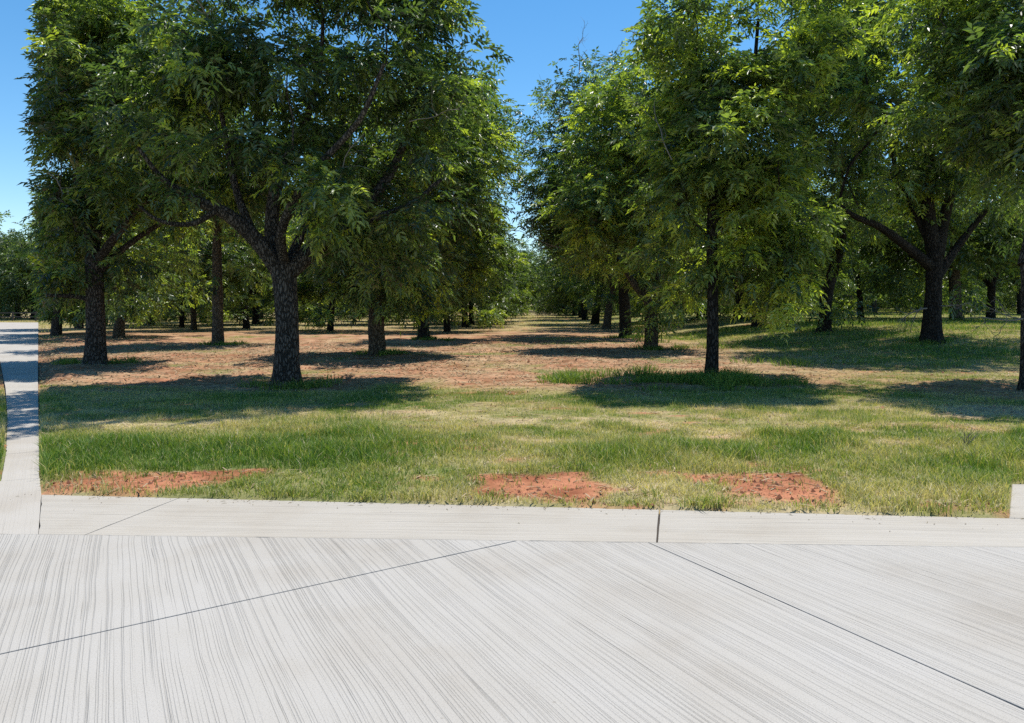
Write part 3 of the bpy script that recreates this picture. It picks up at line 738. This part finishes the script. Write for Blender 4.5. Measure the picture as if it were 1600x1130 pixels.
# --- F slim tall trunk at left
hero(340, 30.5, dict(
    trunk=[(341, 545, 0, .3), (341, 530, 0, .22), (340, 470, 0, .2), (339, 400, 0, .18), (340, 340, 0, .17)],
    limbs=[[(340, 350, 0, .1), (320, 290, 0, .08), (300, 220, .2, .05)], [(340, 345, 0, .1), (370, 280, 0, .08), (380, 200, .2, .05)]],
    blobs=[(330, 260, 0, 100, 90, 3, 1.), (280, 330, .5, 60, 45, 2, .8), (400, 330, .4, 60, 60, 2.2, .9), (370, 430, .4, 32, 30, 1.1, .9), (320, 130, 0, 100, 80, 2.8, 1.), (260, 240, 0, 70, 80, 2.6, 1.), (290, 410, .6, 50, 30, 1.6, .8)],
    n_cl=280, n_leaf=4391, leaf=0.508, nlet=9, spread=.7, hole=.42, tint=.05, bark=M_BARK_PALE), 111,
    'tall pecan tree with a slim straight pale trunk behind the forked one')

# --- generic trees of the rows further back: a few kinds, copied
def proto(seed, H, R, tr, lean, low, leafn, leaf, bark=M_BARK_DARK, tint=0., far=False, dead=0, cut=None):
    rs = np.random.RandomState(seed)
    fork = rs.uniform(2.0, 2.9); lx, ly = lean
    blobs = [(lx, ly, H*.60, R*.85, R*.85, H*.33, 1.)]
    for k in range(5):
        a = rs.uniform(0, 6.28); blobs.append((lx+math.cos(a)*R*.5, ly+math.sin(a)*R*.5, rs.uniform(low+1.3, H*.8), R*.5, R*.5, R*.42, .9))
    for k in range(3):
        a = rs.uniform(0, 6.28); blobs.append((lx+math.cos(a)*R*.7, ly+math.sin(a)*R*.7, low+1.0, R*.34, R*.34, .9, .8))
    limbs = []
    for k in range(3):
        a = k*2.1+rs.uniform(-.5, .5); limbs.append([(lx, ly, fork-.1, tr*.62), (lx+math.cos(a)*.8, ly+math.sin(a)*.8, fork+1.0, tr*.5), (lx+math.cos(a)*1.7, ly+math.sin(a)*1.7, fork+2.4, tr*.32), (lx+math.cos(a)*2.1, ly+math.sin(a)*2.1, H*.72, tr*.18)])
    dd = [(rs.uniform(-R, R)*.6, rs.uniform(-R, R)*.6, rs.uniform(.45, .85)*H, rs.uniform(-1, 1), rs.uniform(-1, 1), rs.uniform(0, 1.3), 2.2, .03, 2) for _ in range(dead)]
    return build_tree('p', dict(trunk=[(0, 0, -.1, tr*1.5), (0, 0, .15, tr*1.12), (lx*.3, ly*.3, fork*.5, tr), (lx, ly, fork, tr*.98)], limbs=limbs, blobs=blobs,
        n_cl=170 if far else 260, n_leaf=leafn, leaf=leaf, nlet=7 if far else 9, spread=.75 if far else .62, hole=.42, bark=bark, tint=tint, leafmat=M_LEAF_FAR if far else M_LEAF, min_r=.02 if far else .012, dead=dd, cut=cut), seed)
mids = [proto(201, 10.2, 4.7, .24, (.2, 0), 1.1, 5000, .47, tint=.04), proto(202, 9.6, 4.5, .20, (-.4, .2), .8, 4800, .47, M_BARK_PALE, .0, dead=4), proto(203, 10.6, 4.9, .26, (.5, .1), 1.2, 5200, .47, tint=.08), proto(204, 9.4, 4.3, .18, (0, .3), .6, 4600, .47, M_BARK_DARK, .12, dead=8)]
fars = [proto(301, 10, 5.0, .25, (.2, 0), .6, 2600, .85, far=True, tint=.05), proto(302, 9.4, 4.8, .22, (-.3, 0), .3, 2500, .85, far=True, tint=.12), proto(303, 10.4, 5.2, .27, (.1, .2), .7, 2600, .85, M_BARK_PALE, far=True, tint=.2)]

placed = [(450, 14.8), (150, 20.4), (1113, 15.7), (1455, 25.5), (1602, 14.2), (590, 24.3), (661, 34.5), (1018, 27.4), (977, 37.5), (1290, 32), (340, 30.5)]
placed = [((px-800)/F*D, D) for px, D in placed]
MID = [  # photo column, metres ahead, kind, turn, scale, label
    (185, 37.5, 1, .3, .95, 'short thick pecan tree just right of the far left straight trunk'),
    (88, 41.5, 0, 1.2, .95, 'dark pecan tree behind the far left trunk, close to the side road'),
    (303, 49.0, 1, 2.2, .9, 'pale trunked pecan tree left of the slim straight pale trunk'),
    (284, 56.0, 3, .4, .9, 'small pecan tree in the gap behind the pale trunked one at left'),
    (124, 53.0, 2, 4.2, .9, 'pecan tree between the two leftmost dark trunks, further back'),
    (385, 52.0, 0, 3.6, .9, 'pecan tree just left of the big forked trunk, far behind it'),
    (516, 47.0, 3, 5.2, 1.0, 'low leafy pecan tree midway between the forked trunk and the bushy one'),
    (699, 46.0, 3, .9, 1.0, 'third pecan tree along the left side of the grassy alley'),
    (727, 55.0, 0, 2.4, .92, 'fourth pecan tree along the left side of the grassy alley'),
    (755, 70.0, 2, 1.1, .9, 'fifth pecan tree along the left side of the alley, partly hidden'),
    (948, 51.0, 1, 4.0, 1.22, 'pecan tree next behind the thick dark trunk right of the alley'),
    (930, 62.0, 2, 5.5, 1.15, 'fourth trunk deep in the right side row of the alley'),
    (914, 75.0, 0, 3.0, 1.15, 'fifth trunk deep in the right side row of the alley'),
    (1345, 50.0, 3, 2.0, 1.0, 'pecan tree with forked stems seen left of the broad right tree'),
    (1367, 66.0, 1, 1.0, .95, 'small pale pecan trunk far behind the broad right tree, left of it'),
    (1548, 49.0, 0, 4.4, 1.0, 'pecan tree with leaning trunk in the grass right of the broad tree'),
    (1270, 60.0, 1, 3.3, .95, 'pecan tree behind the leaning trunk, at its left'),
    (1092, 58.0, 3, 5.9, .95, 'thin far pecan tree just left of the slender dark trunk'),
    (1182, 40.0, 2, .7, .9, 'shaded pecan tree behind the slender dark trunk, its crown low and dense'),
]
for px, D, k, rot, sc, lab in MID:
    x = (px-800)/F*D; placed.append((x, D))
    m = mids[k]
    if px < 200:
        o = np.array((x, D, zg(x, D)-.08)); rot = 0; sc = 1.
        m = proto(230+px, 9.8, 4.5, .24, (.3, 0), 1.0, 3400, .52, M_BARK_PALE if k == 1 else M_BARK, .05, cut=lambda p, o=o: roadside(p+o) > 0)
    place_tree(m, (x, D, zg(x, D)-.08), rot, sc, lab, GRP)
# regular rows beyond
rs = np.random.RandomState(77); far_n = 0
for row in range(-8, 13):
    xo = (-4.9+8.7*(row+1)) if row < 0 else (4.9+8.7*row)
    for D in np.arange(40, 150, 11.5):
        d = D+rs.uniform(-1.5, 1.5); x = xo+.028*d+rs.uniform(-.7, .7)
        if x/d < -.600 or abs(x/d) > .70: continue
        if x+SEAM*d < 6.0: continue
        if min(math.hypot(x-a, d-b) for a, b in placed) < 6.8: continue
        placed.append((x, d)); far_n += 1
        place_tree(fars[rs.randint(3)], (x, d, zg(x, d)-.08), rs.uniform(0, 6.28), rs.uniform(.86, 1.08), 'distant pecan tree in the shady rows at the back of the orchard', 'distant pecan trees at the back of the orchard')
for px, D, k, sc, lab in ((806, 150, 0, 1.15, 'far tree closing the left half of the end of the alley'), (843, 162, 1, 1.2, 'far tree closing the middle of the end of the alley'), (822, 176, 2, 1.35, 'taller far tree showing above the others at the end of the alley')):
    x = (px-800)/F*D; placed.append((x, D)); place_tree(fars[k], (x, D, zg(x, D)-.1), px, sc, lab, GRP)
# clearing at left: trees beyond the side road
LT = [(-6, 92, 2, 1.25, 'tallest round tree beyond the end of the side road, at the left edge'), (28, 97, 0, 1.1, 'mid green tree beyond the side road, between its neighbours'),
      (52, 88, 1, 1.25, 'tree beyond the side road standing closest to the orchard'), (-50, 100, 1, 1.2, 'tree beyond the side road, mostly outside the left edge'), (12, 112, 1, 1.3, 'darker tree standing behind the others beyond the side road')]
for px, D, k, sc, lab in LT:
    x = (px-800)/F*D; place_tree(fars[k], (x, D, 0), px*.3, sc, lab, 'trees beyond the side road', 'roadside_tree')

# wood that closes the view far behind
def woods():
    rs = np.random.RandomState(5); n = 26000
    x = rs.uniform(-190, 190, n); y = 178+rs.uniform(0, 14, n)+.0*x
    top = 7.5+5*fbm(x*.11, y*.11, seed=41); z = rs.rand(n)**.8*top*np.sqrt(np.clip(1-((y-185)/9)**2, .05, 1))+rise(x, y)
    pos = np.stack([x, y, z], 1)
    keep = (x+SEAM*y > -40)
    pos = pos[keep]; n = len(pos)
    d = rs.normal(size=(n, 3)); d /= np.linalg.norm(d, axis=1)[:, None]; s = np.cross(d, rs.normal(size=(n, 3))); s /= np.linalg.norm(s, axis=1)[:, None]
    L = rs.uniform(.5, 1.2, n)[:, None]
    V = np.stack([pos-d*L, pos+s*L*.5, pos+d*L, pos-s*L*.5], 1).reshape(-1, 3)
    b = np.arange(n)*4
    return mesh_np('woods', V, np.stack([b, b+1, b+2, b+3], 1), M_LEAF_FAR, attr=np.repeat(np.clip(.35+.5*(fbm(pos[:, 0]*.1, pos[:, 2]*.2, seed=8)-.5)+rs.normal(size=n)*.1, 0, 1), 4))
link(bpy.data.objects.new('woods', woods()), kind='stuff', label='mass of dark woodland closing the view behind the orchard', category='woodland')

# ------------------------------------------------------------------ rail fence beyond the side road
def box(x0, x1, y0, y1, z0, z1):
    V = [(x, y, z) for x in (x0, x1) for y in (y0, y1) for z in (z0, z1)]
    return V, [[0, 1, 3, 2], [4, 6, 7, 5], [0, 4, 5, 1], [2, 3, 7, 6], [0, 2, 6, 4], [1, 5, 7, 3]]
M_RAIL, _t, _b, _o = new_mat('dark_rail'); _b.inputs['Base Color'].default_value = (.045, .04, .036, 1); _b.inputs['Roughness'].default_value = .6
fence = link(bpy.data.objects.new('rail_fence', None), label='low dark rail fence along the grass beyond the side road', category='fence')
fence.location = (-62, 80, 0)
pm = poly_mesh('post', *box(-.07, .07, -.07, .07, -.1, 1.0), M_RAIL)
for i in range(14):
    o = link(bpy.data.objects.new('post', pm), fence); o.location = (-14+i*2.4, 0, 0)
for z in (.45, .86):
    link(bpy.data.objects.new('rail', poly_mesh('rail', *box(-14, 17.2, -.04, .04, z-.05, z+.06), M_RAIL)), fence).location = (0, -.11, 0)

# ------------------------------------------------------------------ grass
def blades(n_target, yfun, xr, hfun, wid, seg, seed, dens=None, name='grass', extra_keep=None, tint_add=0.):
    rs = np.random.RandomState(seed)
    y0, y1 = yfun
    # more points close by: area-true sampling in a trapezoid in view
    n = n_target
    y = np.sqrt(rs.uniform(y0*y0, y1*y1, n)); x = rs.uniform(-xr, xr, n)*y
    cl = vnoise(x*7, y*7, seed=seed)
    dirt, dry = cover(x, y); red = red_mask(x, y)
    p = (1-.93*dirt)*(1-.93*red)*(.35+.65*sstep(.2, .6, cl))
    keep = rs.rand(n) < p; keep &= ~on_concrete(x, y)
    cdn = conc_dist(x, y); keep &= cdn > .015
    x, y, dry, dirt, cdn = x[keep], y[keep], dry[keep], dirt[keep], cdn[keep]; n = len(x)
    h = hfun(x, y)*rs.uniform(.45, 1.25, n)*(1-.45*dry)*(1-.5*dirt)
    z = zsurf(x, y)-.01
    a = rs.uniform(0, 6.283, n); lean = rs.uniform(.1, .75, n)*h
    dx, dy = np.cos(a)*lean, np.sin(a)*lean
    b = rs.uniform(0, 3.14, n); w_ = wid*(.6+.8*rs.rand(n))*np.maximum(1, y/11.); ox, oy = np.cos(b)*w_/2, np.sin(b)*w_/2
    base = np.stack([x, y, z], 1); o = np.stack([ox, oy, 0*ox], 1)
    tip = base+np.stack([dx, dy, h*rs.uniform(.75, 1, n)], 1); mid = base+np.stack([dx*.3, dy*.3, h*.55], 1)
    tint = np.clip(.13+dry*.98+rs.normal(size=n)*.15+tint_add, 0, 1)
    tint = np.where(rs.rand(n) < .06+.22*dry, rs.uniform(.7, 1, n), tint)
    if seg == 1:
        V = np.stack([base-o, base+o, tip], 1).reshape(-1, 3); i = np.arange(n)*3; Fc = np.stack([i, i+1, i+2], 1); T = np.repeat(tint, 3)
    else:
        V = np.stack([base-o, base+o, mid+o*.8, mid-o*.8, tip], 1).reshape(-1, 3); i = np.arange(n)*5
        Fc = np.concatenate([np.stack([i, i+1, i+2], 1), np.stack([i, i+2, i+3], 1), np.stack([i+3, i+2, i+4], 1)]); T = np.repeat(tint, 5)
    return V, Fc, T
def hgrass(x, y):
    n = fbm(x*1.4, y*1.4, seed=55)
    return .075+.10*sstep(.4, .75, n)*sstep(16, 9, y)+.05*np.exp(-((y-8.4)/1.0)**2)+.06*sstep(4, 12, x)*sstep(16, 22, y)
parts = [blades(210000, (5.6, 10.2), .76, hgrass, .0065, 3, 61), blades(330000, (10.2, 17), .74, hgrass, .008, 1, 62), blades(330000, (17, 42), .72, hgrass, .010, 1, 63), blades(120000, (42, 100), .70, lambda x, y: .14+0*x, .010, 1, 64)]
V = []; Fl = []; T = []; off = 0
for v, f, t in parts: V.append(v); Fl.append(f+off); T.append(t); off += len(v)
link(bpy.data.objects.new('grass', mesh_np('grass', np.concatenate(V), np.concatenate(Fl), M_GRASS, attr=np.concatenate(T))), kind='stuff', label='green and straw coloured grass growing between the concrete and the trees')

# tall grass tufts (things that stick out of the turf)
def tuft_mass(spots, seed, tint0):
    rs = np.random.RandomState(seed); V = []; T = []
    for (x, y, r, h, n) in spots:
        a = rs.uniform(0, 6.28, n); q = rs.rand(n)**.6*r; bx, by = x+np.cos(a)*q, y+np.sin(a)*q*.6
        k = ~on_concrete(bx, by); bx, by = bx[k], by[k]; m = len(bx)
        hh = h*rs.uniform(.5, 1.1, m)*(1-.4*q[k]/r); z = zsurf(bx, by)-.01
        dirx, diry = (bx-x)*.3+rs.normal(size=m)*.3*h, (by-y)*.3+rs.normal(size=m)*.3*h
        b = rs.uniform(0, 3.14, m); w_ = .0035*(1+y/12); o = np.stack([np.cos(b)*w_, np.sin(b)*w_, 0*b], 1)
        base = np.stack([bx, by, z], 1); tip = base+np.stack([dirx, diry, hh], 1); mid = base+np.stack([dirx*.3, diry*.3, hh*.6], 1)
        V.append(np.stack([base-o, base+o, mid+o*.7, mid-o*.7, tip], 1).reshape(-1, 3)); T.append(np.repeat(np.clip(tint0+rs.normal(size=m)*.15, 0, 1), 5))
    V = np.concatenate(V); T = np.concatenate(T); i = np.arange(len(V)//5)*5
    Fc = np.concatenate([np.stack([i, i+1, i+2], 1), np.stack([i, i+2, i+3], 1), np.stack([i+3, i+2, i+4], 1)])
    return V, Fc, T
rs = np.random.RandomState(88); spots = []
for i in range(48):                              # long green grass at the slender tree, and left of it
    px = 1160-300*rs.rand()**1.5; y = 15.9+rs.normal()*.7; spots.append(((px-800)/F*y, y, .4, rs.uniform(.16, .36), 90))
for i in range(26): spots.append((4.1+rs.normal()*.6, 15.3+rs.normal()*.5, .35, rs.uniform(.2, .42), 110))
for i in range(120):
    x = rs.uniform(6, 24); y = rs.uniform(19, 42); spots.append((x, y, .6, .3, 50))
for px, D in ((150, 20.4), (450, 14.8), (590, 24.3), (1018, 27.4), (661, 34.5), (1455, 25.5), (340, 30.5), (977, 37.5)):
    x = (px-800)/F*D
    for k in range(7): spots.append((x+rs.normal()*.5, D+rs.normal()*.35, .35, .26, 90))
V, Fc, T = tuft_mass(spots, 5, .18)
link(bpy.data.objects.new('tall_grass', mesh_np('tall_grass', V, Fc, M_GRASS, attr=T)), kind='stuff', label='long dark green grass around the foot of the trees')
spots = []
for i in range(90):
    x = rs.uniform(-4.2, 4.8); y = float(edge_y(np.clip(x, -9, 3.7)))+abs(rs.normal())*.35+.06
    if x > 3.9: y += 1.1
    if float(red_mask(np.array([x]), np.array([y]))[0]) > .5: continue
    spots.append((x, y, .13, rs.uniform(.06, .17), rs.randint(20, 60)))
V, Fc, T = tuft_mass(spots, 6, .5)
link(bpy.data.objects.new('weed_tufts', mesh_np('weed_tufts', V, Fc, M_GRASS, attr=T)), kind='stuff', label='dry weed tufts along the concrete edge')

# clods of red soil and straw litter
def clods(n, seed):
    rs = np.random.RandomState(seed)
    x = rs.uniform(-6, 6, n*6); y = rs.uniform(6, 7.6, n*6); p = red_mask(x, y); k = (rs.rand(n*6) < p*.8) & ~on_concrete(x, y) & (conc_dist(x, y) > .02)
    x1, y1 = x[k][:n], y[k][:n]
    n2 = n*2; yy = np.sqrt(rs.uniform(9**2, 34**2, n2*2)); xx = rs.uniform(-.7, .7, n2*2)*yy; d, _ = cover(xx, yy); k = (rs.rand(n2*2) < d*.5) & ~on_concrete(xx, yy)
    xx, yy = xx[k][:n2], yy[k][:n2]
    x = np.r_[x1, xx]; y = np.r_[y1, yy]; m = len(x)
    s = np.where(np.arange(m) < len(x1), rs.uniform(.003, .010, m)*(1+1.6*(rs.rand(m) < .08)), rs.uniform(.008, .03, m)*(1+(rs.rand(m) < .05)))
    o = np.array([(1, 0, 0), (-.5, .87, 0), (-.5, -.87, 0), (0, 0, 1.1), (.3, .3, -.6)])
    base = np.stack([x, y, zsurf(x, y)+s*.2], 1)
    V = base[:, None]+o[None]*s[:, None, None]*rs.uniform(.6, 1.3, (m, 5, 1))*np.array((1., .9, .9))
    i = np.arange(m)*5; Fc = np.concatenate([np.stack([i+a, i+b, i+c], 1) for a, b, c in ((0, 1, 3), (1, 2, 3), (2, 0, 3), (1, 0, 4), (2, 1, 4), (0, 2, 4))])
    t = np.where(np.arange(m) < len(x1), rs.uniform(.05, .7, m), rs.uniform(.4, 1, m))
    return V.reshape(-1, 3), Fc, np.repeat(t, 5)
V, Fc, T = clods(4500, 9)
link(bpy.data.objects.new('dirt_clods', mesh_np('dirt_clods', V, Fc, M_CLOD, attr=T)), kind='stuff', label='crumbly clods of red and pink soil on the bare patches')
def litter(n, seed):
    rs = np.random.RandomState(seed)
    y = np.sqrt(rs.uniform(5.9**2, 32**2, n)); x = rs.uniform(-.74, .74, n)*y
    d, dry = cover(x, y); red = red_mask(x, y); k = (rs.rand(n) < np.clip(.12+dry*.8+d*.6+red*.35, 0, 1)) & ~on_concrete(x, y) & (conc_dist(x, y) > .03)
    x, y = x[k], y[k]; m = len(x); a = rs.uniform(0, 3.14, m); L = rs.uniform(.03, .11, m)*(1+y/25); w_ = .004*(1+y/12)
    z = zsurf(x, y)+rs.uniform(.004, .035, m); dz = rs.normal(size=m)*.015
    c, s = np.cos(a), np.sin(a); b = np.stack([x, y, z], 1); dv = np.stack([c*L, s*L, dz], 1); o = np.stack([-s*w_, c*w_, 0*s], 1)
    V = np.stack([b-dv/2-o, b-dv/2+o, b+dv/2+o, b+dv/2-o], 1).reshape(-1, 3); i = np.arange(m)*4
    return V, np.stack([i, i+1, i+2, i+3], 1), np.repeat(rs.rand(m), 4)
def spill(n, seed):
    rs = np.random.RandomState(seed); x = rs.uniform(-4.2, 5.2, n); y = edge_y(x)-np.abs(rs.normal(size=n))**1.6*.07-.004; y = np.where(x > 4.5, 6.8-np.abs(rs.normal(size=n))*.08, y)
    k = on_concrete(x, y); x, y = x[k], y[k]; m = len(x); a = rs.uniform(0, 3.14, m); soil = rs.rand(m) < .55
    L = np.where(soil, rs.uniform(.003, .010, m), rs.uniform(.015, .06, m)); w_ = np.where(soil, L*.4, .0016)
    c, s_ = np.cos(a), np.sin(a); b = np.stack([x, y, 0*x+.0035], 1); dv = np.stack([c*L, s_*L, 0*x], 1)/2; o = np.stack([-s_*w_, c*w_, 0*x], 1)
    V = np.stack([b-dv-o, b-dv+o, b+dv+o, b+dv-o, b+np.array((0, 0, .004))], 1).reshape(-1, 3); i = np.arange(m)*5
    F4 = np.concatenate([np.stack([i+p, i+q, i+4], 1) for p, q in ((0, 1), (1, 2), (2, 3), (3, 0))])
    return V, F4, np.repeat(np.where(soil, rs.uniform(0, .1, m), rs.uniform(.3, 1, m)), 5)
V, Fc, T = spill(220, 14)
link(bpy.data.objects.new('edge_debris', mesh_np('edge_debris', V, Fc, M_STRAW, attr=T)), kind='stuff', label='bits of straw and soil spilled over the edge of the concrete')
V, Fc, T = litter(55000, 10)
link(bpy.data.objects.new('straw_litter', mesh_np('straw_litter', V, Fc, M_STRAW, attr=T)), kind='stuff', label='dead grass straw lying on the ground')

# a withered weed stalk
def stalk():
    rs = np.random.RandomState(3); ch = []
    for k in range(9):
        a = rs.uniform(0, 6.28); p = [np.array((0, 0, 0.))]; d = np.array((math.cos(a)*.3, math.sin(a)*.3, 1.))
        for i in range(6): d = d+rs.normal(size=3)*.2; d /= np.linalg.norm(d); p.append(p[-1]+d*.04)
        ch.append((np.array(p), np.linspace(.006, .002, 7)))
    V, Fq = tube_rings(ch); return mesh_np('stalk', V, Fq, M_TWIG, True)
x, y = P(1511, 703)
o = link(bpy.data.objects.new('weed_stalk', stalk()), label='withered grey weed stalk standing in the green grass at right', category='dead weed'); o.location = (x, y, .03)
